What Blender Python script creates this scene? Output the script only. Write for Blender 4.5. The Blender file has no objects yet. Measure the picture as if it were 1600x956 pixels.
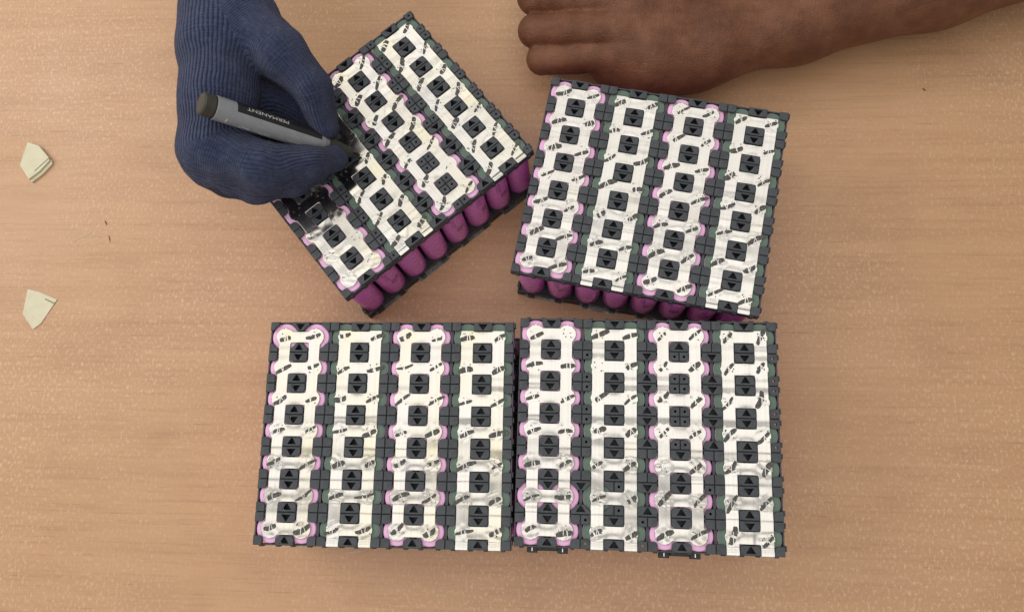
import bpy, bmesh, math, random
import numpy as np
from mathutils import Vector, Matrix
from mathutils.geometry import tessellate_polygon

S = 0.001                       # everything is written in millimetres
PI = math.pi
scene = bpy.context.scene
COL = scene.collection

# ------------------------------------------------------------------ camera
F, H = 1233.589, 569.9436
CAM_R = np.array([[0.996671, 0.024197, -0.077853],
                  [-0.006318, 0.974992, 0.222148],
                  [0.081282, -0.220917, 0.9719]])
cam_d = bpy.data.cameras.new('camera')
cam = bpy.data.objects.new('camera', cam_d)
COL.objects.link(cam)
mw = Matrix.Identity(4)
for i in range(3):
    for j in range(3):
        mw[j][i] = CAM_R[i, j]
mw.translation = Vector((0, 0, H * S))
cam.matrix_world = mw
cam_d.sensor_fit = 'HORIZONTAL'
cam_d.sensor_width = 36.0
cam_d.lens = F / 1600 * 36.0
cam_d.shift_y = (456.5 - 478.0) / 1600
cam_d.clip_start = 0.01
cam_d.clip_end = 50
scene.camera = cam

def at(px, py, z):
    d = CAM_R.T @ np.array([(px - 800) / F, -(py - 456.5) / F, -1.0])
    t = (z - H) / d[2]
    return np.array([0, 0, H]) + t * d

# ------------------------------------------------------------------ light
world = bpy.data.worlds.new('World')
scene.world = world
world.use_nodes = True
bg = world.node_tree.nodes['Background']
bg.inputs['Color'].default_value = (1.0, 0.97, 0.93, 1)
bg.inputs['Strength'].default_value = 0.38

def area(name, loc, target, sx, sy, radiance, col):
    l = bpy.data.lights.new(name, 'AREA')
    l.shape = 'RECTANGLE'
    l.size, l.size_y = sx, sy
    l.energy = radiance * sx * sy * PI
    l.color = col
    o = bpy.data.objects.new(name, l)
    COL.objects.link(o)
    o.location = loc
    o.rotation_euler = (Vector(target) - Vector(loc)).to_track_quat('-Z', 'Y').to_euler()
    return o
for ly, lw, lr in ((0.305, 0.59, 1.40), (0.88, 0.40, 1.20), (1.42, 0.56, 1.40)):  # unseen overhead panels, added and spaced so dark gaps reflect in the nickel
    area('added_overhead_panel', (-0.50, ly, 1.75), (-0.50, ly, 0), 2.9, lw, lr, (1.0, 0.97, 0.92))
area('added_overhead_panel', (-0.45, -0.86, 1.75), (-0.45, -0.86, 0), 2.6, 1.46, 1.38, (1.0, 0.96, 0.90))
area('added_side_light', (-1.55, 0.75, 0.95), (0.0, 0.1, 0.0), 1.2, 1.1, 3.0, (1.0, 0.975, 0.94))  # unseen soft source added at the left to give the shadows a direction
scene.view_settings.view_transform = 'Standard'
scene.view_settings.look = 'None'
scene.view_settings.exposure = 0.0
scene.view_settings.gamma = 1.0
scene.view_settings.use_curve_mapping = False

# ------------------------------------------------------------------ materials
def srgb(r, g, b):
    def f(c):
        c /= 255
        return c / 12.92 if c <= .04045 else ((c + .055) / 1.055) ** 2.4
    return (f(r), f(g), f(b), 1)

class MT:
    def __init__(s, name, col, rough=.5, metal=0.0, spec=.5):
        s.m = bpy.data.materials.new(name)
        s.m.use_nodes = True
        s.nt = s.m.node_tree
        s.p = s.nt.nodes['Principled BSDF']
        s.p.inputs['Base Color'].default_value = col if len(col) == 4 else (*col, 1)
        s.p.inputs['Roughness'].default_value = rough
        s.p.inputs['Metallic'].default_value = metal
        s.p.inputs['Specular IOR Level'].default_value = spec
    def n(s, t, **kw):
        nd = s.nt.nodes.new(t)
        for k, v in kw.items():
            if k.startswith('i_'):
                nd.inputs[k[2:].replace('_', ' ')].default_value = v
            else:
                setattr(nd, k, v)
        return nd
    def l(s, a, b):
        s.nt.links.new(a, b)
    def coord(s, scale=(1, 1, 1), which='Object', rot=(0, 0, 0)):
        tc = s.n('ShaderNodeTexCoord')
        mp = s.n('ShaderNodeMapping')
        mp.inputs['Scale'].default_value = scale
        mp.inputs['Rotation'].default_value = rot
        s.l(tc.outputs[which], mp.inputs['Vector'])
        return mp.outputs['Vector']
    def noise(s, vec, scale, detail=4, rough=.55):
        nd = s.n('ShaderNodeTexNoise')
        nd.inputs['Scale'].default_value = scale
        nd.inputs['Detail'].default_value = detail
        nd.inputs['Roughness'].default_value = rough
        s.l(vec, nd.inputs['Vector'])
        return nd.outputs['Fac']
    def ramp(s, fac, stops):
        r = s.n('ShaderNodeValToRGB')
        el = r.color_ramp.elements
        while len(el) < len(stops):
            el.new(.5)
        for e, (p, c) in zip(el, stops):
            e.position = p
            e.color = c if len(c) == 4 else (*c, 1)
        s.l(fac, r.inputs['Fac'])
        return r.outputs['Color']
    def mix(s, fac, a, b, mode='MIX'):
        m = s.n('ShaderNodeMix', data_type='RGBA', blend_type=mode)
        for sock, v in ((m.inputs[0], fac), (m.inputs[6], a), (m.inputs[7], b)):
            if hasattr(v, 'is_linked'):
                s.l(v, sock)
            else:
                sock.default_value = v
        return m.outputs[2]
    def math(s, op, a, b=None):
        m = s.n('ShaderNodeMath', operation=op)
        for sock, v in zip(m.inputs, (a, b)):
            if v is None:
                continue
            if hasattr(v, 'is_linked'):
                s.l(v, sock)
            else:
                sock.default_value = v
        return m.outputs[0]
    def bump(s, h, strength, dist):
        b = s.n('ShaderNodeBump')
        b.inputs['Strength'].default_value = strength
        b.inputs['Distance'].default_value = dist
        s.l(h, b.inputs['Height'])
        s.l(b.outputs['Normal'], s.p.inputs['Normal'])
        return b

def mat_desk():
    t = MT('desk_laminate', (.5, .3, .18), .42, 0, .45)
    v1 = t.coord((2.6, 44, 1))
    v2 = t.coord((12, 430, 1))
    v3 = t.coord((28, 620, 1))
    v4 = t.coord((1, 1, 1))
    base = t.ramp(t.noise(v1, 1.6, 5, .6), [(.28, (.442, .250, .130)), (.52, (.478, .277, .147)), (.75, (.505, .298, .162))])
    grain = t.ramp(t.noise(v2, 1.0, 4, .6), [(.33, (.70, .66, .62)), (.48, (1, 1, 1)), (.70, (1.08, 1.07, 1.05))])
    c = t.mix(.30, base, grain, 'MULTIPLY')
    pores = t.ramp(t.noise(v3, 1.0, 3, .6), [(.30, (.60, .52, .46)), (.39, (1, 1, 1))])
    c = t.mix(.40, c, pores, 'MULTIPLY')
    # pale dust and scuffs: short flecks, denser in worn patches
    vf = t.coord((520, 300, 1))
    fl = t.ramp(t.noise(vf, 1.0, 3, .7), [(.52, (0, 0, 0)), (.72, (1, 1, 1))])
    patch = t.ramp(t.noise(v4, 5.5, 4, .6), [(.34, (0.12,) * 3), (.60, (1,) * 3)])
    fm = t.math('MULTIPLY', t.math('MULTIPLY', fl, patch), .62)
    c = t.mix(fm, c, (.74, .56, .41, 1))
    sm = t.ramp(t.noise(t.coord((1, 1.6, 1)), 11, 4, .6), [(.30, (.80, .76, .74)), (.5, (1, 1, 1))])
    c = t.mix(.5, c, sm, 'MULTIPLY')
    t.l(c, t.p.inputs['Base Color'])
    rr = t.ramp(t.noise(v4, 9, 4, .6), [(.3, (.34,) * 3), (.7, (.52,) * 3)])
    t.l(rr, t.p.inputs['Roughness'])
    t.bump(t.noise(vf, 1.4, 3, .6), .22, .0004)
    return t.m

def mat_plastic(name, col, rough=.5, var=.25, grain=.12):
    t = MT(name, col, rough, 0, .4)
    n1 = t.noise(t.coord((1, 1, 1)), 160, 4, .6)
    lo = tuple(c * (1 - var) for c in col[:3])
    hi = tuple(min(1, c * (1 + var) + .004) for c in col[:3])
    t.l(t.ramp(n1, [(.3, lo), (.7, hi)]), t.p.inputs['Base Color'])
    rr = t.ramp(t.noise(t.coord(), 420, 3), [(.3, (rough - .1,) * 3), (.7, (rough + .12,) * 3)])
    t.l(rr, t.p.inputs['Roughness'])
    if grain:
        t.bump(t.noise(t.coord(), 1900, 2), grain, .0002)
    return t.m

def mat_nickel(name, mid, tint):
    t = MT(name, (.8, .78, .72), .3, 1.0)
    c = t.ramp(t.noise(t.coord((1, .5, 1)), 42, 2, .4), [(.38, (.585, .57, .545)), (.54, mid), (.68, tint)])
    t.l(c, t.p.inputs['Base Color'])
    ln = t.ramp(t.noise(t.coord((900, 7, 1)), 1.0, 2, .5), [(.3, (.93, .93, .93)), (.7, (1.05, 1.05, 1.05))])
    t.l(t.mix(.8, c, ln, 'MULTIPLY'), t.p.inputs['Base Color'])
    rr = t.ramp(t.noise(t.coord((1, .3, 1)), 120, 2, .5), [(.3, (.13,) * 3), (.7, (.20,) * 3)])
    t.l(rr, t.p.inputs['Roughness'])
    return t.m

M = {}
M['desk'] = mat_desk()
M['holder'] = mat_plastic('holder_plastic', (.044, .049, .057), .47, .28)
M['base'] = mat_plastic('base_plastic', (.022, .022, .025), .5, .2)
M['wrap'] = mat_plastic('pink_shrink_wrap', (.58, .185, .48), .2, .06, 0)
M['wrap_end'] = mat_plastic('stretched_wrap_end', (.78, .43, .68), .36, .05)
M['ring'] = mat_plastic('green_insulator_paper', (.10, .155, .122), .62, .12)
M['nickel'] = mat_nickel('nickel_plate', (.575, .557, .523), (.57, .543, .485))
M['nickel_warm'] = mat_nickel('warm_reflection_nickel', (.60, .572, .50), (.61, .56, .385))  # cream of warm reflections and heat tint painted into the nickel colour
M['steel'] = MT('steel_can', (.62, .60, .57), .35, 1.0).m
M['burn'] = MT('weld_burn', (.075, .066, .058), .55, .3).m
t = MT('marker_ink', (.045, .042, .040), .45, 0, .35)
nz = t.noise(t.coord(), 620, 4, .7)
t.l(t.ramp(nz, [(.36, (.045, .041, .038)), (.58, (.078, .072, .067)), (.74, (.28, .27, .25))]), t.p.inputs['Base Color'])
t.l(t.ramp(nz, [(.67, (0, 0, 0)), (.75, (1, 1, 1))]), t.p.inputs['Metallic'])
M['ink'] = t.m
M['print'] = MT('dark_print', (.10, .03, .085), .4).m
M['pen_grey'] = mat_plastic('grey_barrel_plastic', (.235, .242, .256), .26, .06)
M['pen_black'] = mat_plastic('black_label', (.010, .010, .012), .36, .1)
M['pen_plug'] = mat_plastic('dark_plug_plastic', (.040, .037, .028), .5, .2)
M['white'] = MT('white_print', (.55, .55, .54), .5).m
M['card'] = mat_plastic('cream_card', (.60, .56, .40), .6, .06)
M['card_ink'] = MT('card_line', (.17, .155, .09), .6).m

def mat_knit():
    t = MT('navy_knit', (.05, .066, .17), .85, 0, .2)
    def attr(n):
        a = t.n('ShaderNodeAttribute')
        a.attribute_name = n
        return a.outputs['Fac']
    az = t.math('ARCTAN2', attr('rib_sin'), attr('rib_cos'))
    wob = t.math('MULTIPLY', t.math('SUBTRACT', t.noise(t.coord(), 90, 3, .5), .5), 5.0)
    ph = t.math('ADD', t.math('MULTIPLY', az, attr('rib_count')), wob)
    rib = t.math('ADD', t.math('MULTIPLY', t.math('SINE', ph), .5), .5)
    st = t.math('ADD', t.math('MULTIPLY', t.math('SINE', t.math('MULTIPLY', attr('rib_len'), 2 * PI / 1.55)), .5), .5)
    h = t.math('ADD', t.math('POWER', rib, .6), t.math('MULTIPLY', st, .24))
    h = t.math('ADD', h, t.math('MULTIPLY', t.noise(t.coord(), 900, 3, .7), .55))
    c = t.ramp(t.noise(t.coord(), 260, 5, .7), [(.3, (.021, .029, .070)), (.5, (.034, .044, .098)), (.72, (.055, .068, .132))])
    fz = t.ramp(t.noise(t.coord(), 2600, 2, .6), [(.62, (0, 0, 0)), (.8, (1, 1, 1))])
    c = t.mix(t.math('MULTIPLY', fz, .22), c, (.11, .125, .19, 1))
    t.l(c, t.p.inputs['Base Color'])
    t.p.inputs['Sheen Weight'].default_value = .10
    t.p.inputs['Sheen Roughness'].default_value = .5
    t.bump(h, 1.0, .0013)
    return t.m
M['knit'] = mat_knit()

M['fuzz'] = MT('wool_fibre', (.06, .074, .135), .9, 0, .1).m

def mat_skin():
    t = MT('brown_skin', (.10, .04, .02), .5, 0, .3)
    c = t.ramp(t.noise(t.coord(), 38, 5, .6), [(.3, (.112, .042, .021)), (.5, (.155, .062, .031)), (.7, (.205, .088, .049))])
    c = t.mix(.5, c, t.ramp(t.noise(t.coord((60, 150, 100)), 1.0, 4, .65), [(.3, (.62, .58, .56)), (.62, (1.12, 1.10, 1.08))]), 'MULTIPLY')
    sp = t.ramp(t.noise(t.coord(), 210, 2, .5), [(.74, (0, 0, 0)), (.80, (1, 1, 1))])
    c = t.mix(t.math('MULTIPLY', sp, .4), c, (.05, .018, .011, 1))
    t.l(c, t.p.inputs['Base Color'])
    t.p.inputs['Subsurface Weight'].default_value = .08
    t.p.inputs['Subsurface Radius'].default_value = (.004, .0015, .0008)
    t.p.inputs['Subsurface Scale'].default_value = .5
    v = t.n('ShaderNodeTexVoronoi', feature='DISTANCE_TO_EDGE')
    t.l(t.coord((420, 760, 500)), v.inputs['Vector'])
    v.inputs['Scale'].default_value = 1.0
    h = t.math('ADD', t.math('MINIMUM', v.outputs['Distance'], .22), t.math('MULTIPLY', t.noise(t.coord((120, 40, 60)), 1.0, 5, .65), 1.3))
    t.bump(h, .8, .0011)
    return t.m
M['skin'] = mat_skin()

# ------------------------------------------------------------------ mesh helpers
class MB:
    """collects polygons in millimetres and builds one mesh"""
    def __init__(s):
        s.v, s.f, s.m = [], [], []
    def face(s, pts, mi=0):
        b = len(s.v)
        s.v += [tuple(p) for p in pts]
        s.f.append(tuple(range(b, b + len(pts))))
        s.m.append(mi)
    def tri_mesh(s, vs, fs, mi=0):
        b = len(s.v)
        s.v += [tuple(p) for p in vs]
        for f in fs:
            s.f.append(tuple(b + i for i in f))
            s.m.append(mi)
    def box(s, x0, x1, y0, y1, z0, z1, mi=0, ch=0.0):
        pts = [(x0, y0), (x1, y0), (x1, y1), (x0, y1)]
        s.prism(pts, z0, z1, mi=mi, ch=ch)
    def prism(s, outer, z0, z1, holes=(), mi=0, ch=0.0, bottom=True):
        """outer CCW, holes any; ch = top chamfer"""
        def area2(p):
            return sum(p[i][0] * p[(i + 1) % len(p)][1] - p[(i + 1) % len(p)][0] * p[i][1] for i in range(len(p)))
        if area2(outer) < 0:
            outer = outer[::-1]
        holes = [h if area2(h) < 0 else h[::-1] for h in holes]
        top = inset(outer, ch) if ch else outer
        allp = [top] + list(holes)
        flat = [p for l in allp for p in l]
        tris = tessellate_polygon([[Vector((p[0], p[1], 0)) for p in l] for l in allp])
        def emit(z, flip):
            fs = []
            for t_ in tris:
                a, b, c = (flat[i] for i in t_)
                ccw = (b[0] - a[0]) * (c[1] - a[1]) - (c[0] - a[0]) * (b[1] - a[1]) > 0
                fs.append(tuple(t_) if ccw != flip else tuple(t_[::-1]))
            s.tri_mesh([(p[0], p[1], z) for p in flat], fs, mi)
        emit(z1, False)
        n = len(outer)
        zc = z1 - ch
        if ch:
            for i in range(n):
                j = (i + 1) % n
                s.face([(*outer[i], zc), (*outer[j], zc), (*top[j], z1), (*top[i], z1)], mi)
        for i in range(n):
            j = (i + 1) % n
            s.face([(*outer[i], z0), (*outer[j], z0), (*outer[j], zc), (*outer[i], zc)], mi)
        for h in holes:
            m_ = len(h)
            for i in range(m_):
                j = (i + 1) % m_
                s.face([(*h[i], z0), (*h[j], z0), (*h[j], z1), (*h[i], z1)], mi)
        if bottom:
            s.face([(p[0], p[1], z0) for p in outer[::-1]], mi) if not holes else None
    def mesh(s, name, mats, smooth=False):
        me = bpy.data.meshes.new(name)
        v = np.array(s.v, dtype=float) * S
        me.from_pydata(v.tolist(), [], s.f)
        for m_ in mats:
            me.materials.append(m_)
        me.polygons.foreach_set('material_index', s.m)
        if smooth:
            me.polygons.foreach_set('use_smooth', [True] * len(s.f))
        me.update()
        return me

def inset(poly, d):
    n = len(poly)
    out = []
    for i in range(n):
        p0, p1, p2 = (np.array(poly[(i + k - 1) % n], float) for k in range(3))
        e1 = p1 - p0
        e2 = p2 - p1
        e1 /= np.linalg.norm(e1) + 1e-9
        e2 /= np.linalg.norm(e2) + 1e-9
        n1 = np.array([-e1[1], e1[0]])
        n2 = np.array([-e2[1], e2[0]])
        b = n1 + n2
        b = b / max(.35, (1 + n1 @ n2))
        out.append(tuple(p1 + b * d))
    return out

def link(name, me, parent=None, loc=None, rotz=0.0):
    o = bpy.data.objects.new(name, me)
    COL.objects.link(o)
    if parent:
        o.parent = parent
    if loc is not None:
        o.location = tuple(c * S for c in loc)
    if rotz:
        o.rotation_euler = (0, 0, rotz)
    return o

def tag(o, label=None, cat=None, group=None, kind=None):
    for k, v in (('label', label), ('category', cat), ('group', group), ('kind', kind)):
        if v:
            o[k] = v
    return o

def circle(cx, cy, r, n=10, ph=0.0):
    return [(cx + r * math.cos(ph + 2 * PI * i / n), cy + r * math.sin(ph + 2 * PI * i / n)) for i in range(n)]

# ------------------------------------------------------------------ desk
mb = MB()
mb.box(-900, 900, -420, 760, -25, 0, ch=0)
desk = link('desk', mb.mesh('desk', [M['desk']]))
tag(desk, 'scuffed light brown wood grain desk top', None, kind='structure')

# ------------------------------------------------------------------ battery cell meshes
P = 20.2
RC = 9.1
Z_CELL0, Z_CELL1 = 3.0, 67.2
def cell_mesh(positive):
    mb = MB()
    N = 28
    def ring(r, z):
        return [(r * math.cos(2 * PI * i / N), r * math.sin(2 * PI * i / N), z) for i in range(N)]
    if positive:
        prof = [(RC, Z_CELL0), (RC, Z_CELL1 - .9), (RC - .25, Z_CELL1 - .25), (RC - .8, Z_CELL1), (6.8, Z_CELL1 + .02)]
        nw = 4
        prof2 = [(6.8, Z_CELL1 + .02), (6.6, Z_CELL1 - .3), (3.6, Z_CELL1 - .3), (3.4, Z_CELL1 + .55), (0.01, Z_CELL1 + .6)]
    else:
        prof = [(RC, Z_CELL0), (RC, Z_CELL1 - .9), (RC - .25, Z_CELL1 - .25), (RC - .8, Z_CELL1), (5.0, Z_CELL1 + .02)]
        prof2 = [(5.0, Z_CELL1 - .1), (0.01, Z_CELL1 - .12)]
    for pr, mi in ((prof, 0), (prof2, 1)):
        for (r0, z0), (r1, z1) in zip(pr, pr[1:]):
            a, b = ring(r0, z0), ring(r1, z1)
            for i in range(N):
                j = (i + 1) % N
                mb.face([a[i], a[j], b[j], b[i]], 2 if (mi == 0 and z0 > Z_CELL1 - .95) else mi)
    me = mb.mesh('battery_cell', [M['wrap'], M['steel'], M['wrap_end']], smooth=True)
    bm = bmesh.new()
    bm.from_mesh(me)
    bmesh.ops.remove_doubles(bm, verts=bm.verts, dist=1e-6)
    bm.to_mesh(me)
    bm.free()
    return me
ME_NEG, ME_POS = cell_mesh(False), cell_mesh(True)
def ring_mesh():
    mb = MB()
    N = 28
    prof = [(RC - .35, Z_CELL1 - .05), (RC - .45, Z_CELL1 + .22), (3.9, Z_CELL1 + .24), (3.8, Z_CELL1 + .05)]
    for (r0, z0), (r1, z1) in zip(prof, prof[1:]):
        for i in range(N):
            a0, a1 = 2 * PI * i / N, 2 * PI * (i + 1) / N
            mb.face([(r0 * math.cos(a0), r0 * math.sin(a0), z0), (r0 * math.cos(a1), r0 * math.sin(a1), z0),
                     (r1 * math.cos(a1), r1 * math.sin(a1), z1), (r1 * math.cos(a0), r1 * math.sin(a0), z1)])
    return mb.mesh('insulator_ring', [M['ring']])
ME_RING = ring_mesh()

# ------------------------------------------------------------------ cell holders
HB = 5.95                 # half size of the dark block between four cells
GAP = .22
ZB0, ZB1 = 67.55, 69.5
def fillet(cx, cy, r, a0, a1, n=5):
    return [(cx + r * math.cos(a0 + (a1 - a0) * i / n), cy + r * math.sin(a0 + (a1 - a0) * i / n)) for i in range(n + 1)]

def holder_mesh(n, dots, rnd, seed):
    """bracket for n cells in a row; origin at its left end, mid height"""
    rg = random.Random(seed)
    mb = MB()
    W = n * P
    g = GAP
    h2 = P / 2
    RF = 2.3
    for sy in (1, -1):                       # upper edge, lower edge
        Y = lambda y: sy * y
        top = h2 - g
        lo = h2 - HB
        def arc_round(cx):                   # open round seat instead of a tab
            return None
        for k in range(n + 1):
            bx = k * P
            left, right = k > 0, k < n
            x0 = bx - HB if left else g
            x1 = bx + HB if right else W - g
            pts = []
            if rnd:
                # block bounded by the round seats of the neighbouring cells
                R = 8.75
                if left:
                    c = bx - h2
                    dx = x0 - c
                    a_s = math.asin(min(1, (h2 - HB) / R)); 
                    pts += [(x0, top), (x0, math.sqrt(R * R - dx * dx))]
                    for i in range(1, 7):
                        xx = x0 + (bx - .9 - x0) * i / 6
                        d = xx - c
                        pts.append((xx, max(lo, math.sqrt(max(0, R * R - d * d)))))
                else:
                    pts += [(x0, top), (x0, lo)]
                if right:
                    c = bx + h2
                    for i in range(0, 7):
                        xx = bx + .9 + (x1 - bx - .9) * i / 6
                        d = xx - c
                        pts.append((xx, max(lo, math.sqrt(max(0, R * R - d * d)))))
                    pts += [(x1, top)]
                else:
                    pts += [(x1, lo), (x1, top)]
                q = [pts[0]]
                for p in pts[1:]:
                    if abs(p[0] - q[-1][0]) + abs(p[1] - q[-1][1]) > 1e-4:
                        q.append(p)
                pts = q
            else:
                pts.append((x0, top))
                if left:
                    pts += fillet(x0 + RF, lo + RF, RF, PI, 1.5 * PI)
                else:
                    pts.append((x0, lo))
                if right:
                    pts += fillet(x1 - RF, lo + RF, RF, 1.5 * PI, 2 * PI)
                else:
                    pts.append((x1, lo))
                pts.append((x1, top))
            holes = []
            if left and right:               # arrow shaped recess in the middle block
                t0 = 1.15 + rg.uniform(-.08, .08)
                w = 3.0 + rg.uniform(-.2, .1)
                hh = 3.9
                mb.box(bx - 4.3, bx + 4.3, min(Y(top - .5), Y(top - 6.1)), max(Y(top - .5), Y(top - 6.1)), 61.7, 62.5)
                holes.append([(bx - w, top - t0), (bx + w, top - t0), (bx + .5, top - t0 - hh), (bx - .5, top - t0 - hh)])
            elif dots and not rnd:
                cx = bx + (2.9 if right else -2.9)
                holes.append(circle(cx, top - 2.9, .85, 8))
            P2 = [(x, Y(y)) for x, y in pts]
            H2 = [[(x, Y(y)) for x, y in h] for h in holes]
            mb.prism(P2, ZB0, ZB1, H2, ch=.28)
    # skirt walls round the bracket and low webs between the seats
    zs0, zs1 = 61.5, ZB0
    w = .85
    g = .03
    mb.box(g, W - g, h2 - g - w, h2 - g, zs0, zs1)
    mb.box(g, W - g, -h2 + g, -h2 + g + w, zs0, zs1)
    mb.box(g, g + w, -h2 + g + w, h2 - g - w, zs0, zs1)
    mb.box(W - g - w, W - g, -h2 + g + w, h2 - g - w, zs0, zs1)
    for k in range(1, n):
        mb.box(k * P - .9, k * P + .9, -4.6, 4.6, zs0, zs1)
    return mb.mesh('cell_holder', [M['holder']])
HOLD = {}
def holder(n, dots, rnd, var):
    k = (n, dots, rnd, var)
    if k not in HOLD:
        HOLD[k] = holder_mesh(n, dots, rnd, hash(k) % 1000)
    return HOLD[k]

# ------------------------------------------------------------------ nickel strips (marching squares on an outline field)
ROWS_Y = [(3 - r) * P for r in range(7)]
def strip_topology(kind):
    dx = .6
    xs = np.arange(-18.6, 18.61, dx)
    ys = np.arange(-74.0, 70.0, dx)
    X, Y = np.meshgrid(xs, ys, indexing='ij')
    def box(cx, cy, hx, hy, r=0):
        qx, qy = np.abs(X - cx) - hx + r, np.abs(Y - cy) - hy + r
        return np.minimum(np.maximum(qx, qy), 0) + np.hypot(np.maximum(qx, 0), np.maximum(qy, 0)) - r
    d = np.full_like(X, 99.0)
    u = lambda a, b: np.minimum(a, b)
    if kind == 'pink':
        for cx in (-P / 2, P / 2):
            d = u(d, box(cx * .985, 0, 3.75, 3 * P))
            for cy in ROWS_Y:
                d = u(d, np.hypot(X - cx, Y - cy) - 5.85)
        for cy in ROWS_Y:
            d = u(d, box(0, cy, P / 2, 3.75))
    else:
        top = 3 * P + 4.6
        bot = -3 * P - 10.3
        for cx in (-P / 2, P / 2):
            d = u(d, box(cx, (top + bot) / 2, 4.0, (top - bot) / 2, .3))
            for cy in ROWS_Y:
                d = u(d, np.hypot((X - cx) * 1.0, (Y - cy) * 1.3) - 4.75)
        for cy in ROWS_Y:
            d = u(d, box(0, cy, P / 2, 3.8))
    d = d + 1e-5
    verts, faces, idx = [], [], {}
    ni, nj = d.shape
    def vert(key, p):
        if key not in idx:
            idx[key] = len(verts)
            verts.append(p)
        return idx[key]
    ins = d < 0
    for i in range(ni - 1):
        for j in range(nj - 1):
            c = [(i, j), (i + 1, j), (i + 1, j + 1), (i, j + 1)]
            s_ = [ins[a] for a in c]
            if not any(s_):
                continue
            poly = []
            for k in range(4):
                a, b = c[k], c[(k + 1) % 4]
                if s_[k]:
                    poly.append(vert(a, (xs[a[0]], ys[a[1]])))
                if s_[k] != s_[(k + 1) % 4]:
                    t_ = d[a] / (d[a] - d[b])
                    key = (a, b) if a < b else (b, a)
                    poly.append(vert(key, (xs[a[0]] + t_ * (xs[b[0]] - xs[a[0]]), ys[a[1]] + t_ * (ys[b[1]] - ys[a[1]]))))
            if len(poly) >= 3:
                faces.append(poly)
    return np.array(verts), faces
TOPO = {k: strip_topology(k) for k in ('pink', 'green')}
Z_STRIP = 68.35

def strip_mesh(kind, seed, amp, mat):
    rg = np.random.RandomState(seed)
    V, Fs = TOPO[kind]
    x, y = V[:, 0], V[:, 1]
    z = np.full(len(V), Z_STRIP)
    # rails bow a little between the pads, each span its own way
    for side in (-1, 1):
        for r in range(6):
            m = ((x * side) > 5.4) & (y < ROWS_Y[r]) & (y > ROWS_Y[r + 1])
            t_ = (ROWS_Y[r] - y[m]) / P
            b = amp * rg.uniform(-.3, 1.0) * (1.5 if r > 2 else .85)
            sk = rg.uniform(-.18, .18)
            env = np.sin(PI * np.clip((t_ - .2) / .6, 0, 1)) ** 2
            edge = np.clip((np.abs(x[m]) - 5.4) / .8, 0, 1)
            z[m] += b * env * (1 + sk * np.sin(2 * PI * t_)) * edge
    for r in range(7):
        m = (np.abs(x) < 5.2) & (np.abs(y - ROWS_Y[r]) < 4.2)
        b = amp * rg.uniform(-.2, .8)
        z[m] += b * np.cos(x[m] / 5.2 * PI / 2) ** 2
        c_ = rg.choice((-1, 1)) * rg.uniform(.008, .014)
        z[m] += c_ * (y[m] - ROWS_Y[r]) ** 2 * np.cos(x[m] / 5.2 * PI / 2) ** .5
        # the pads are puckered by the welding
        for side in (-1, 1):
            rr = np.hypot(x - side * P / 2, y - ROWS_Y[r])
            w = np.clip((6.4 - rr) / 2.0, 0, 1)
            pz = 0
            for _ in range(5):
                k = 2 * PI / rg.uniform(3.2, 7.0)
                th = rg.uniform(0, PI)
                pz = pz + rg.uniform(.008, .024) * np.sin(k * (x * np.cos(th) + y * np.sin(th)) + rg.uniform(0, 6))
            z += w * np.clip(pz, -.05, .05)
    z += .045 * np.sin(x * .22 + seed) * np.sin(y * .16 + seed * 2)
    if kind == 'green':      # the tails bend over the edge of the holder
        m = y < ROWS_Y[6] - 6.0
        q = ROWS_Y[6] - 6.0 - y[m]
        z[m] += .35 * np.clip(q, 0, 2) - .012 * q ** 2
    n = len(V)
    bm = bmesh.new()
    vs = [bm.verts.new((a * S, b * S, c * S)) for a, b, c in zip(x, y, z)]
    for f in Fs:
        try:
            bm.faces.new([vs[i] for i in f])
        except ValueError:
            pass
    be = [e for e in bm.edges if e.is_boundary]
    ext = bmesh.ops.extrude_edge_only(bm, edges=be)
    for v in ext['geom']:
        if isinstance(v, bmesh.types.BMVert):
            v.co.z -= .2 * S
    bm.normal_update()
    me = bpy.data.meshes.new('nickel_strip')
    bm.to_mesh(me)
    bm.free()
    me.materials.append(mat)
    nf = len(Fs)
    me.polygons.foreach_set('use_smooth', [i < nf for i in range(len(me.polygons))])
    return me

def stroke_mesh(seed, thick=1.0):
    """one hand drawn marker dash, split where the raised weld seam stayed blank"""
    rg = random.Random(seed)
    mb = MB()
    L = rg.uniform(8.0, 11.8)
    w = rg.uniform(1.1, 1.5) * thick
    off = rg.uniform(-.9, 1.2)
    n = 9
    curve = rg.uniform(-.09, .09)
    up, dn = [], []
    for i in range(n):
        s_ = -L / 2 + L * i / (n - 1) + off
        taper = min(1, .6 + 2.4 * min(i, n - 1 - i) / n)
        mid = curve * (s_ ** 2) * .35
        up.append((s_, mid + w * taper * rg.uniform(.78, 1.12)))
        dn.append((s_, mid - w * taper * rg.uniform(.78, 1.12)))
    gap_at = n // 2 + rg.choice((-1, 0, 0, 1))
    for i in range(n - 1):
        a, b = i, i + 1
        x0, x1 = up[a][0], up[b][0]
        if i == gap_at:
            x0 += .62
        q = [(x0, dn[a][1]), (x1, dn[b][1]), (x1, up[b][1]), (x0, up[a][1])]
        if rg.random() < .03:
            continue
        mb.face([(*p, .045) for p in q])
        mb.face([(q[3][0], q[3][1], .045), (q[2][0], q[2][1], .045), (q[2][0], q[2][1], 0), (q[3][0], q[3][1], 0)])
        mb.face([(q[0][0], q[0][1], 0), (q[1][0], q[1][1], 0), (q[1][0], q[1][1], .045), (q[0][0], q[0][1], .045)])
    return mb.mesh('marker_stroke', [M['ink']])
STROKES = [stroke_mesh(s) for s in range(26)]

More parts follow.
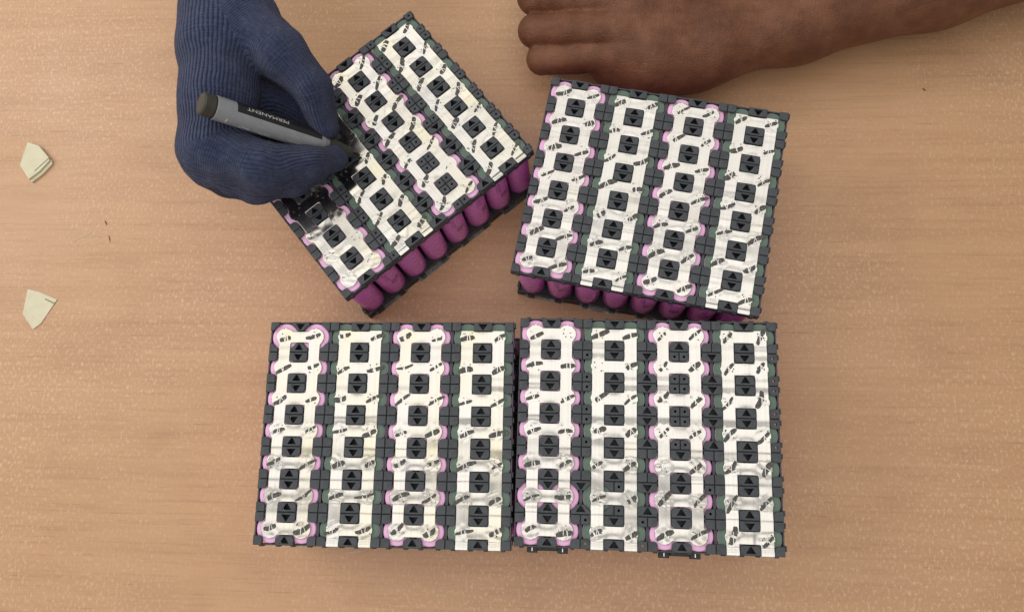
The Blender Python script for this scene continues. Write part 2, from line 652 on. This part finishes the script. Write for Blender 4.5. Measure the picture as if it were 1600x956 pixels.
def weld_mesh(seed, cols):
    """weld dimples and the raised split seam on all 14 pads of a strip"""
    rg = random.Random(seed)
    mb = MB()
    for cx in (-P / 2, P / 2):
        for cy in ROWS_Y:
            ox = rg.uniform(-.8, .8)
            oy = rg.uniform(-.6, .6)
            ln = rg.uniform(2.4, 3.6)
            z = Z_STRIP - .06
            sx = cx + ox * .5
            mb.box(sx - .24, sx + .24, cy + oy - ln, cy + oy + ln, z, z + .26, mi=1)
            for sxx in (-1, 1):
                for k in range(rg.choice((1, 2, 2, 3))):
                    x = cx + ox + sxx * rg.uniform(1.2, 3.0)
                    y = cy + oy + rg.uniform(-3.0, 3.2)
                    r = rg.uniform(.26, .55)
                    c = [(x + r * rg.uniform(.7, 1.25) * math.cos(a), y + r * rg.uniform(.7, 1.25) * math.sin(a)) for a in [2 * PI * i / 7 for i in range(7)]]
                    mb.prism(c, z, z + .16, mi=0, ch=.05)
                    if rg.random() < .45:
                        c2 = [(px + rg.uniform(.5, .9), py + rg.uniform(-.5, .5)) for px, py in c]
                        mb.prism(c2, z, z + .24, mi=1, ch=.1)
    return mb.mesh('weld_marks', [M['burn'], M['nickel']])

# ------------------------------------------------------------------ base of a pack
def base_mesh():
    mb = MB()
    X, Y = 4 * P - .3, 3.5 * P - .3
    for r in range(7):               # rows of the lower holder with thin joints
        yc = ROWS_Y[r]
        for k in range(4):
            x0 = -4 * P + 2 * k * P
            mb.box(x0 + .2, x0 + 2 * P - .2, yc - P / 2 + .2, yc + P / 2 - .2, .6, 6.5, ch=.3)
    mb.box(-X + .4, X - .4, -Y + .4, Y - .4, .55, 5.6)
    for sg in (-1, 1):               # low rim
        mb.box(-X + .1, X - .1, sg * (Y - .5) - .4, sg * (Y - .5) + .4, 6.6, 9.2)
        mb.box(sg * (X - .5) - .4, sg * (X - .5) + .4, -Y + 1.0, Y - 1.0, 6.6, 9.2)
    for k in range(8):               # tabs along the edges
        xc = (k - 3.5) * P
        for sy in (-1, 1):
            mb.box(xc - 2.2, xc + 2.2, sy * (Y + .65) - .65, sy * (Y + .65) + .65, 1.0, 5.2, ch=.2)
    for r in range(7):
        for sx in (-1, 1):
            yy = ROWS_Y[r] + sx * 3.2
            mb.box(sx * (X + .6) - .6, sx * (X + .6) + .6, yy - 2, yy + 2, 1.0, 5.2, ch=.2)
    # upright corner pegs between the cells
    return mb.mesh('base_holder', [M['base']])
ME_BASE = base_mesh()

def clips_mesh(far_side):
    """small dovetail tabs round the rim of the upper holders"""
    mb = MB()
    X, Y = 4 * P, 3.5 * P
    for k in range(8):
        xc = (k - 3.5) * P
        for sy, o in ((1, 4.6), (-1, 5.4)):
            if sy > 0 and not far_side:
                continue
            for sx in (-1, 1):
                mb.box(xc + sx * o - 1.2, xc + sx * o + 1.2, min(sy * (Y - .2), sy * (Y + .8)), max(sy * (Y - .2), sy * (Y + .8)), 62.5, 67.4, ch=.25)
    for r in range(7):
        for q in (-1, 1):
            yy = ROWS_Y[r] + q * 6.6 + 1.4
            mb.box(X - .2, X + .85, yy - 1.7, yy + 1.5, 63.5, 69.0, ch=.3)
    return mb.mesh('edge_clips', [M['holder']])
ME_CLIPS = [clips_mesh(False), clips_mesh(True)]

def base_strip_mesh():
    """edge of the nickel strip on the underside, its tails standing out past the lower holder"""
    mb = MB()
    mb.box(-14.2, 14.2, -71.7, 68, .05, .45)
    return mb.mesh('lower_nickel_strip', [M['nickel']])
ME_BSTRIP = base_strip_mesh()

def lug_mesh():
    mb = MB()
    for sx in (-1, 1):
        mb.box(sx * 9.4 - 3.2, sx * 9.4 + 3.2, -3.6, 0, 0, 3.8, ch=.4)
        mb.box(sx * 9.4 - .28, sx * 9.4 + .28, -2.6, -.6, 3.81, 4.0, mi=1)
    mb.box(-6.1, 6.1, -2.4, 0, .4, 2.6, ch=.3)
    return mb.mesh('locking_lug', [M['base'], M['nickel']])
ME_LUG = lug_mesh()

def print_mesh(seed):
    """faint two-line print and a small square mark on the side of a cell, facing -y"""
    rg = random.Random(seed)
    mb = MB()
    def patch(a0, a1, z0, z1):
        r = RC + .06
        n = 3
        for i in range(n):
            b0, b1 = a0 + (a1 - a0) * i / n, a0 + (a1 - a0) * (i + 1) / n
            f = lambda a, z: (r * math.sin(a), -r * math.cos(a), z)
            mb.face([f(b0, z0), f(b1, z0), f(b1, z1), f(b0, z1)])
    for k in range(5):
        if rg.random() < .85:
            z = 40 + k * 3.4
            patch(-.45 + rg.uniform(0, .1), -.30, z, z + 1.6)
            patch(-.20, -.05 + rg.uniform(-.06, .04), z + .5, z + 2.0)
    for a0, a1, z0, z1 in ((-.10, .34, 30, 30.9), (-.10, .34, 35.4, 36.3), (-.10, -.02, 30, 36), (.26, .34, 30, 36), (.08, .16, 31.8, 34.4), (.45, .58, 31, 36)):
        patch(a0, a1, z0, z1)
    return mb.mesh('cell_print', [M['print']])
ME_PRINT = [print_mesh(s) for s in range(3)]

# ------------------------------------------------------------------ packs
def bracket_plan(rows):
    out = []
    for r, ws in enumerate(rows):
        assert sum(ws) == 8
        c = 0
        for w in ws:
            out.append((r, c, w))
            c += w
    return out
D = (2, 2, 2, 2)
PACKS = [
    dict(pos=(-136.9, 214.4), rot=40.32, rows=[D, (2, 4, 2), (2, 4, 2), (2, 4, 2), (2, 3, 3), (2, 3, 3), (2, 3, 3)], dots=True, rnd=[],
         ang=(32, 32, 34, 34), amp=.30, lug=[],
         label='tilted battery pack under the gloved hand, its lower left nickel strip still unmarked'),
    dict(pos=(48.9, 182.9), rot=-10.45, rows=[D] * 7, dots=False, rnd=[], ang=(26, 30, 34, 34), amp=.36, lug=[],
         label='slightly turned battery pack just below the bare arm, pink cells showing along its near side'),
    dict(pos=(-120.2, 22.7), rot=.46, rows=[D] * 7, dots=False, rnd=[(0, 0)], ang=(27, 24, 27, 22), amp=.40, lug=[],
         label='square-set battery pack directly below the tilted one, with one open round corner holder'),
    dict(pos=(44.2, 25.6), rot=-.47, rows=[D, (2, 3, 3), (2, 3, 3), (2, 3, 3), D, (3, 3, 2), D], dots=True, rnd=[(5, 0)], ang=(18, 28, 38, 58), amp=.55,
         lug=[-60.5, 20.0],
         label='square-set battery pack with mixed arrow and dotted holders, directly below the slightly turned pack'),
]
GROUP = 'welded battery packs on the desk'
for pi, pk in enumerate(PACKS):
    rg = random.Random(50 + pi)
    root = bpy.data.objects.new('battery_pack', None)
    COL.objects.link(root)
    root.empty_display_size = .02
    root.location = (pk['pos'][0] * S, pk['pos'][1] * S, 0)
    root.rotation_euler = (0, 0, math.radians(pk['rot']))
    tag(root, pk['label'], 'battery pack', GROUP)
    link('base_holder', ME_BASE, root)
    tag(link('edge_clips', ME_CLIPS[pi == 3], root), kind='stuff')
    for s in range(4):
        link('lower_nickel_strip', ME_BSTRIP, root, ((2 * s + .5 - 3.5) * P, -.8 if s % 2 else 0, 0))
    for lx in pk['lug']:
        link('locking_lug', ME_LUG, root, (lx, -3.5 * P - .4, 55.6))
    for r, c, w in bracket_plan(pk['rows']):
        o = link('cell_holder', holder(w, pk['dots'] and (w > 2 or rg.random() < .25), (r, c) in pk['rnd'], rg.randrange(3)), root,
                 ((c - 4) * P, ROWS_Y[r], rg.uniform(-.1, .1)))
    for c in range(8):
        pos = (c // 2) % 2 == 1
        for r in range(7):
            o = link('battery_cell', ME_POS if pos else ME_NEG, root, ((c - 3.5) * P, ROWS_Y[r], rg.uniform(-.06, .06)))
            if pos:
                link('insulator_ring', ME_RING, o)
            if r == 6 and pi in (0, 1) and c in (1, 4, 5, 6):
                link('cell_print', ME_PRINT[c % 3], o, None, rg.uniform(-.2, .3))
    for s in range(4):
        kind = 'pink' if s % 2 == 0 else 'green'
        sx = (2 * s + .5 - 3.5) * P
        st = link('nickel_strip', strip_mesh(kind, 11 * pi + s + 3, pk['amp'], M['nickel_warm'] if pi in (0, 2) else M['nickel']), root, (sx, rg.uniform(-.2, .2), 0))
        tag(link('weld_marks', weld_mesh(70 + pi * 4 + s, 2), st), kind='stuff')
        for r in range(7):
            for side in (-1, 1):
                if pi == 0 and (s == 0 or (s == 1 and (r < 4 and side < 0 or r < 3))):
                    continue
                if rg.random() < .03:
                    continue
                a = math.radians(pk['ang'][s] + rg.uniform(-13, 13))
                o = link('marker_stroke', STROKES[rg.randrange(26)], st,
                         (side * P / 2 + rg.uniform(-1.2, 1.2), ROWS_Y[r] + rg.uniform(-1.6, .8), Z_STRIP + .15), a)
                o.scale = (rg.uniform(.78, 1.18), rg.uniform(.75, 1.35), 1)

# ------------------------------------------------------------------ implicit bodies (hand, arm)
def surface_nets(fn, lo, hi, h):
    ax = [np.arange(lo[i], hi[i] + h, h) for i in range(3)]
    G = np.meshgrid(*ax, indexing='ij')
    f = fn(np.stack(G, -1).astype(np.float32))
    s = f < 0
    nx, ny, nz = f.shape
    cnt = np.zeros((nx - 1, ny - 1, nz - 1), np.float32)
    acc = np.zeros((nx - 1, ny - 1, nz - 1, 3), np.float32)
    corner = lambda a, o: a[o[0]:nx - 1 + o[0], o[1]:ny - 1 + o[1], o[2]:nz - 1 + o[2]]
    offs = [(i, j, k) for i in (0, 1) for j in (0, 1) for k in (0, 1)]
    for o in offs:
        for d in range(3):
            if o[d] == 0:
                p = list(o); p[d] = 1
                fa, fb = corner(f, o), corner(f, p)
                m = (fa < 0) != (fb < 0)
                t_ = np.where(m, fa / np.where(m, fa - fb, 1), 0)
                cnt += m
                for e in range(3):
                    acc[..., e] += m * (o[e] + (t_ if e == d else 0))
    act = cnt > 0
    ids = -np.ones(act.shape, np.int64)
    ids[act] = np.arange(act.sum())
    I = np.argwhere(act)
    V = (I + acc[act] / cnt[act][:, None]) * h + np.array(lo)
    quads = []
    for d in range(3):
        e1, e2 = (d + 1) % 3, (d + 2) % 3
        sl_a = [slice(1, -1)] * 3; sl_b = [slice(1, -1)] * 3
        sl_a[d] = slice(0, -1); sl_b[d] = slice(1, None)
        sa, sb = s[tuple(sl_a)], s[tuple(sl_b)]
        idx = np.argwhere(sa != sb)
        if not len(idx):
            continue
        flip = sa[sa != sb]
        base = idx.copy(); base[:, e1] += 1; base[:, e2] += 1
        def cid(a, b):
            q = base.copy(); q[:, e1] -= a; q[:, e2] -= b
            return ids[q[:, 0], q[:, 1], q[:, 2]]
        Q = np.stack([cid(1, 1), cid(0, 1), cid(0, 0), cid(1, 0)], 1)
        Q[~flip] = Q[~flip][:, ::-1]
        quads.append(Q)
    Q = np.concatenate(quads)
    Q = Q[(Q >= 0).all(1)]
    return V, Q

def smin(a, b, k):
    h = np.clip(.5 + .5 * (b - a) / k, 0, 1)
    return b * (1 - h) + a * h - k * h * (1 - h)

class Cap:
    def __init__(s, a, b, ra, rb):
        s.a, s.b, s.ra, s.rb = np.array(a, np.float32), np.array(b, np.float32), ra, rb
    def t(s, p):
        d = s.b - s.a
        return np.clip(((p - s.a) @ d) / (d @ d), 0, 1)
    def sd(s, p):
        t_ = s.t(p)
        q = p - s.a - t_[..., None] * (s.b - s.a)
        return np.sqrt((q ** 2).sum(-1)) - (s.ra + t_ * (s.rb - s.ra))

def chain(*nodes):
    """nodes (px, py, z, r): pixel of the joint's axis, its height and radius in mm"""
    w = [(at(n[0], n[1], n[2]), n[3]) for n in nodes]
    return [Cap(w[i][0], w[i + 1][0], w[i][1], w[i + 1][1]) for i in range(len(w) - 1)]

def body(palm, fingers, kp, kf, kj):
    def fn(p):
        d = None
        for c in palm:
            d = c.sd(p) if d is None else smin(d, c.sd(p), kp if c.ra > 8 else 4.0)
        e = None
        for ch in fingers:
            g = None
            for c in ch:
                g = c.sd(p) if g is None else smin(g, c.sd(p), 3.0)
            e = g if e is None else smin(e, g, kf)
        return smin(d, e, kj)
    return fn

def bounds(caps, pad):
    pts = np.array([q for c in caps for q in (c.a - max(c.ra, c.rb), c.a + max(c.ra, c.rb), c.b - max(c.ra, c.rb), c.b + max(c.ra, c.rb))])
    return pts.min(0) - pad, pts.max(0) + pad

def body_mesh(name, V, Q, mat):
    me = bpy.data.meshes.new(name)
    me.from_pydata((V * S).tolist(), [], Q.tolist())
    me.materials.append(mat)
    me.polygons.foreach_set('use_smooth', [True] * len(Q))
    me.update()
    return me

person = bpy.data.objects.new('person', None)
COL.objects.link(person)
person.location = tuple(at(700, -200, 0) * S)
person.empty_display_size = .05
tag(person, 'person in one navy knit glove gripping a pen, other arm bare on the desk', 'person')

# gloved writing hand
g_palm = chain((350, -330, 112, 30), (347, -50, 106, 29), (345, 70, 112, 26), (341, 150, 115, 23), (337, 226, 112, 22.5)) \
    + chain((384, 30, 112, 23), (356, 118, 108, 20)) + chain((330, 235, 108, 20), (365, 262, 98, 20))
g_fing = [
    chain((380, 38, 114, 22), (440, 86, 116, 17.3), (487, 137, 109, 12.6), (508, 198, 95, 9.6)),           # thumb
    chain((335, 230, 114, 20), (408, 262, 112, 16.5), (478, 257, 100, 12.0), (522, 248, 88, 8.6)),          # index
    chain((335, 248, 104, 19), (400, 284, 98, 14.5), (455, 282, 94, 11.5), (492, 266, 88, 9.0)),            # middle
    chain((345, 205, 92, 16), (415, 158, 88, 14), (462, 168, 83, 12), (490, 192, 80, 9.5)),                                      # ring
    chain((345, 240, 90, 14), (388, 258, 84, 11.5), (430, 250, 83, 10)),                                    # little
]
gf = body(g_palm, g_fing, 10, 2.2, 5)
caps = g_palm + [c for f_ in g_fing for c in f_]
lo, hi = bounds(caps, 4)
V, Q = surface_nets(gf, lo, hi, .95)
def lumps(V, amp, wl, seed):
    rg = np.random.RandomState(seed)
    out = np.zeros_like(V)
    for _ in range(10):
        k = rg.normal(size=3); k *= 2 * PI / (wl * rg.uniform(.7, 1.6)) / np.linalg.norm(k)
        out += np.sin(V @ k + rg.uniform(0, 6.28))[:, None] * rg.normal(size=3)
    return V + amp * out / 3.2
V = lumps(lumps(V, .6, 24, 4), .3, 11, 9)
me = body_mesh('gloved_hand', V, Q, M['knit'])
Vf = V.astype(np.float32)
nv = len(V)
rib_chains = [(g_palm[:4], g_palm, 62)] + [(f_, f_, n_) for f_, n_ in zip(g_fing, (34, 38, 35, 32, 30))]
D_ = np.full((len(rib_chains), nv), 1e9); CS = np.zeros((len(rib_chains), nv)); SN = CS.copy(); LN = CS.copy()
for ci, (ch, owns, N) in enumerate(rib_chains):
    for c in owns:
        D_[ci] = np.minimum(D_[ci], c.sd(Vf))
    ref = np.array([.21, .33, .92])
    dmin = np.min([c.sd(Vf) for c in ch], 0)
    e1 = None; acc_len = 0.0; wsum = np.zeros(nv)
    for c in ch:
        d = c.b - c.a
        L = np.linalg.norm(d); axn = d / L
        e1 = ref - (ref @ axn) * axn if e1 is None else e1 - (e1 @ axn) * axn
        e1 = e1 / np.linalg.norm(e1)
        e2 = np.cross(axn, e1)
        q = Vf - c.a
        u1, u2 = q @ e1, q @ e2
        rr = np.hypot(u1, u2) + 1e-6
        w = np.exp(-(c.sd(Vf) - dmin) / 2.5)
        CS[ci] += w * u1 / rr; SN[ci] += w * u2 / rr; LN[ci] += w * (acc_len + c.t(Vf) * L); wsum += w
        acc_len += L
    LN[ci] /= wsum
own = D_.argmin(0)
fc = own[Q[:, 0]]
cv = Q.ravel(); cc = np.repeat(fc, 4)
NN = np.array([r_[2] for r_ in rib_chains], float)
for nm, arr in (('rib_sin', SN[cc, cv]), ('rib_cos', CS[cc, cv]), ('rib_count', NN[cc]), ('rib_len', LN[cc, cv])):
    a = me.attributes.new(nm, 'FLOAT', 'CORNER')
    a.data.foreach_set('value', arr.astype(np.float32))
glove = link('gloved_hand', me)
glove.parent = person
glove.matrix_parent_inverse = Matrix.Translation(person.location).inverted()
rg_f = np.random.RandomState(8)
fz = MB()
nrm = np.zeros(len(V) * 3); me.vertices.foreach_get('normal', nrm); nrm = nrm.reshape(-1, 3)
for i in rg_f.randint(0, len(V), 9000):
    p = V[i]; d = nrm[i] * rg_f.uniform(.25, .9) + rg_f.normal(size=3) * .6
    d /= np.linalg.norm(d)
    sd_ = np.cross(d, rg_f.normal(size=3)); sd_ /= np.linalg.norm(sd_) + 1e-9
    L = rg_f.uniform(.7, 1.9)
    bend = rg_f.normal(size=3) * .25
    w = .05
    q = p + d * L * .5 + bend * .5
    fz.face([p - sd_ * w, p + sd_ * w, q + sd_ * w * .8, q - sd_ * w * .8])
    fz.face([q - sd_ * w * .8, q + sd_ * w * .8, p + d * L + bend * 1.6])
fuzz = tag(link('wool_fuzz', fz.mesh('wool_fuzz', [M['fuzz']]), glove), kind='stuff')
glove['label'] = 'hand in a navy ribbed knit glove pinching a marker pen'

# bare resting arm
a_palm = chain((1700, -125, 52, 43), (1461, -36, 42, 34.5), (1241, 34, 35, 28.2), (1110, 66, 33, 26.8), (1015, 82, 33, 28), (985, 66, 37, 24.5)) \
    + chain((1035, 14, 44, 24), (985, 0, 46, 24), (980, -60, 46, 22)) + chain((1075, 95, 26, 22), (952, 106, 28, 13.5))
for (x0, y0, x1, y1) in ((966, 50, 1085, 62), (968, 12, 1085, 50), (975, -30, 1075, 40)):   # tendons on the back of the hand
    a_palm += chain((x0, y0, 54.5, 6.5), ((x0 + x1) / 2, (y0 + y1) / 2, 57.2, 3.4), (x1, y1, 52.0, 3.0))
a_fing = [
    chain((965, 84, 42, 14.5), (900, 87, 40, 11.3), (847, 93, 31, 11.2), (860, 97, 16, 9.3), (908, 99, 12, 8.2)),
    chain((965, 46, 51, 15.5), (890, 46, 50, 12.2), (836, 49, 39, 12.2), (852, 52, 20, 10.5), (900, 60, 13, 9)),
    chain((965, 0, 55, 16), (890, -2, 54, 13), (836, -4, 43, 13), (852, 0, 22, 11), (900, 10, 14, 9)),
    chain((950, -48, 50, 16.5), (852, -55, 42, 13.8), (865, -50, 22, 10.5), (905, -40, 14, 9)),
]
af = body(a_palm, a_fing, 16, .8, 5)
caps = a_palm + [c for f_ in a_fing for c in f_]
lo, hi = bounds(caps, 5)
lo[2] = -1.0
V, Q = surface_nets(lambda p: np.maximum(af(p), .6 - p[..., 2]), lo, hi, 1.5)
arm = link('bare_arm', body_mesh('bare_arm', V, Q, M['skin']))
arm.parent = person
arm.matrix_parent_inverse = Matrix.Translation(person.location).inverted()
arm['label'] = 'bare brown forearm resting on the desk, fingers curled into a loose fist'

# ------------------------------------------------------------------ marker pen
tip = Vector(at(562, 243, 70.5))
butt = Vector(at(313, 161, 152))
axis = (butt - tip)
PLEN = axis.length
axis.normalize()
toc = (Vector((0, 0, H)) - butt).normalized()
zc = (toc - axis * toc.dot(axis)).normalized()     # faces the camera
yc = axis.cross(zc)                                 # sideways
pen = bpy.data.objects.new('marker_pen', None)
COL.objects.link(pen)
pen.empty_display_size = .01
pm = Matrix.Identity(4)
for i, v in enumerate((axis, yc, zc)):
    for j in range(3):
        pm[j][i] = v[j]
pm.translation = tip * S
pen.matrix_world = pm
tag(pen, 'grey permanent marker with a black label, pinched in the gloved hand', 'marker pen')
def lathe(prof, N=32, a0=0, a1=2 * PI, closed=True, mi=0):
    mb = MB()
    n = N
    for (x0, r0), (x1, r1) in zip(prof, prof[1:]):
        for i in range(n):
            b0, b1 = a0 + (a1 - a0) * i / n, a0 + (a1 - a0) * (i + 1) / n
            mb.face([(x0, r0 * math.cos(b0), r0 * math.sin(b0)), (x0, r0 * math.cos(b1), r0 * math.sin(b1)),
                     (x1, r1 * math.cos(b1), r1 * math.sin(b1)), (x1, r1 * math.cos(b0), r1 * math.sin(b0))], mi)
    return mb
RB = 7.5
E_ = PLEN
link('barrel', lathe([(26, 5.4), (30, RB - .5), (34, RB), (E_ - 8.4, RB), (E_ - 8, RB - .3)], 40).mesh('barrel', [M['pen_grey']], True), pen)
link('end_plug', lathe([(E_ - 8.2, RB - .9), (E_ - 7, RB - .9), (E_ - 6.9, RB - .35), (E_ - 1.2, RB - .5), (E_ - .2, RB - 1.3), (E_, RB - 2.6), (E_ + .05, .01)], 36).mesh('end_plug', [M['pen_plug']], True), pen)
link('grip', lathe([(6.5, 2.2), (7, 3.2), (18, 4.6), (26, 5.2), (26.2, 5.6)], 28).mesh('grip', [M['pen_plug']], True), pen)
link('nib', lathe([(0, .01), (.3, .9), (1.6, 1.3), (6.5, 1.7)], 14).mesh('nib', [M['pen_black']], True), pen)
LA0, LA1 = math.radians(-42), math.radians(74)      # black panel lies on the far side of the barrel
def azimuth_patch(x0, x1, a0, a1, r, n=12):
    mb = MB()
    for i in range(n):
        b0, b1 = a0 + (a1 - a0) * i / n, a0 + (a1 - a0) * (i + 1) / n
        mb.face([(x0, r * math.cos(b0), r * math.sin(b0)), (x0, r * math.cos(b1), r * math.sin(b1)), (x1, r * math.cos(b1), r * math.sin(b1)), (x1, r * math.cos(b0), r * math.sin(b0))])
    return mb
link('label_panel', azimuth_patch(E_ * .30, E_ - 20, LA0, LA1, RB + .05, 16).mesh('label_panel', [M['pen_black']], True), pen)

def text_on_barrel(txt, x0, length, hgt, bc, name, mat):
    cu = bpy.data.curves.new('lettering', 'FONT')
    cu.body = txt
    cu.size = 1.0
    cu.extrude = 0
    to = bpy.data.objects.new('lettering', cu)
    COL.objects.link(to)
    dg = bpy.context.evaluated_depsgraph_get()
    me = bpy.data.meshes.new_from_object(to.evaluated_get(dg))
    bpy.data.objects.remove(to)
    bm = bmesh.new(); bm.from_mesh(me)
    bmesh.ops.triangulate(bm, faces=bm.faces)
    bmesh.ops.subdivide_edges(bm, edges=bm.edges, cuts=1)
    xs = [v.co.x for v in bm.verts]; ys = [v.co.y for v in bm.verts]
    w = max(xs) - min(xs); h = max(ys) - min(ys); mx, my = min(xs), (min(ys) + max(ys)) / 2
    r = RB + .11
    for v in bm.verts:
        b = bc + (v.co.y - my) / h * hgt / r
        v.co = Vector((x0 + (v.co.x - mx) / w * length, r * math.cos(b), r * math.sin(b))) * S
    bm.to_mesh(me); bm.free()
    me.materials.clear(); me.materials.append(mat)
    return link(name, me, pen)
text_on_barrel('PERMANENT', E_ * .515, E_ * .25, 2.6, math.radians(42), 'lettering', M['white'])

# small white print on the grey side of the barrel: rules and ticks too fine to read
mb = MB()
def stripe(x0, x1, b, w):
    r = RB + .07
    db = w / r / 2
    mb.face([(x0, r * math.cos(b - db), r * math.sin(b - db)), (x0, r * math.cos(b + db), r * math.sin(b + db)),
             (x1, r * math.cos(b + db), r * math.sin(b + db)), (x1, r * math.cos(b - db), r * math.sin(b - db))])
for f0, f1, deg, w in ((.60, .70, 140, .35), (.59, .67, 147, .35), (.61, .66, 154, .35), (.36, .50, 132, .4), (.72, .745, 146, .9), (.75, .765, 141, .7), (.765, .78, 149, .7)):
    stripe(E_ * f0, E_ * f1, math.radians(deg), w)
for k in range(5):
    stripe(E_ * .855 + .1 * k, E_ * .862 + .1 * k, math.radians(126 + 5 * k), .7)
link('fine_print', mb.mesh('fine_print', [M['white']]), pen)

# ------------------------------------------------------------------ cards at the left edge
def card(name, outline, th, label, line, tilt=0.0, layers=1):
    """outline in desk millimetres"""
    c = np.mean(outline, 0)
    root = bpy.data.objects.new(name, None)
    COL.objects.link(root)
    root.empty_display_size = .01
    root.location = (c[0] * S, c[1] * S, 0)
    tag(root, label, 'card')
    pts = [tuple(np.array(p) - c) for p in outline]
    for k in range(layers):
        mb = MB()
        q = [(x - 1.6 * k, y + 1.9 * k) for x, y in pts]
        mb.prism(q, .2 + th * k * 1.15, .2 + th * k * 1.15 + th, ch=.15)
        link('card_sheet', mb.mesh('card_sheet', [M['card']]), root)
    mb = MB()
    (x0, y0), (x1, y1) = (tuple(np.array(p) - c) for p in line)
    n = np.array([-(y1 - y0), x1 - x0]); n = n / np.linalg.norm(n) * .45
    z = .2 + th * (layers - 1) * 1.15 + th + .02
    mb.face([(x0 - n[0], y0 - n[1], z), (x1 - n[0], y1 - n[1], z), (x1 + n[0], y1 + n[1], z), (x0 + n[0], y0 + n[1], z)])
    link('printed_line', mb.mesh('printed_line', [M['card_ink']]), root)
W2 = lambda px, py, z=0: tuple(at(px, py, z)[:2])
card('card_piece', [W2(64, 232, 3), W2(79, 250, 3), W2(80, 255, 3), W2(65, 271, 3), W2(48, 284, 3), W2(34, 262, 3), W2(46, 226, 3)], 1.6,
     'thick two-layer cream card at the left edge, level with the gloved hand', [W2(78, 247, 3), W2(55, 268, 3)], layers=2)
card('card_piece', [W2(62, 456), W2(90, 468), W2(65, 505), W2(52, 515), W2(36, 490), W2(44, 452)], .5,
     'thin cream card corner with a dark printed line, the lower card at the left edge', [W2(70, 467, 1), W2(85, 474, 1)])

# ------------------------------------------------------------------ marks lying on the desk
def shred(name, px0, py0, px1, py1, w, mat, label, cat):
    a, b = np.array(W2(px0, py0)), np.array(W2(px1, py1))
    c = (a + b) / 2
    d = (b - a) / np.linalg.norm(b - a)
    n = np.array([-d[1], d[0]])
    mb = MB()
    L = np.linalg.norm(b - a)
    k = 6
    top, bot = [], []
    for i in range(k + 1):
        t_ = i / k
        m = (a - c) + d * L * t_ + n * math.sin(t_ * PI) * L * .04
        ww = w * (.35 + .65 * math.sin(t_ * PI))
        top.append(tuple(m + n * ww)); bot.append(tuple(m - n * ww))
    mb.prism(bot + top[::-1], .02, .3)
    o = link(name, mb.mesh(name, [mat]), None, (c[0], c[1], 0))
    tag(o, label, cat)
shred('fibre_shred', 116, 377, 143, 364, .22, M['card'], 'thin pale fibre lying on the bare desk left of the packs', 'fibre')
shred('fibre_shred', 536, 865, 572, 861, .18, M['white'], 'thin white fibre on the desk at the near edge of the open-corner pack', 'fibre')
shred('dark_crumb', 164, 345, 167, 352, .5, M['pen_plug'], 'small dark crumb on the desk, farther from the packs', 'crumb')
shred('dark_crumb', 170, 368, 172, 378, .35, M['pen_plug'], 'thin dark sliver just below the small crumb', 'crumb')
shred('dark_crumb', 1441, 139, 1446, 142, .5, M['pen_plug'], 'dark speck on the empty desk right of the bare arm', 'crumb')
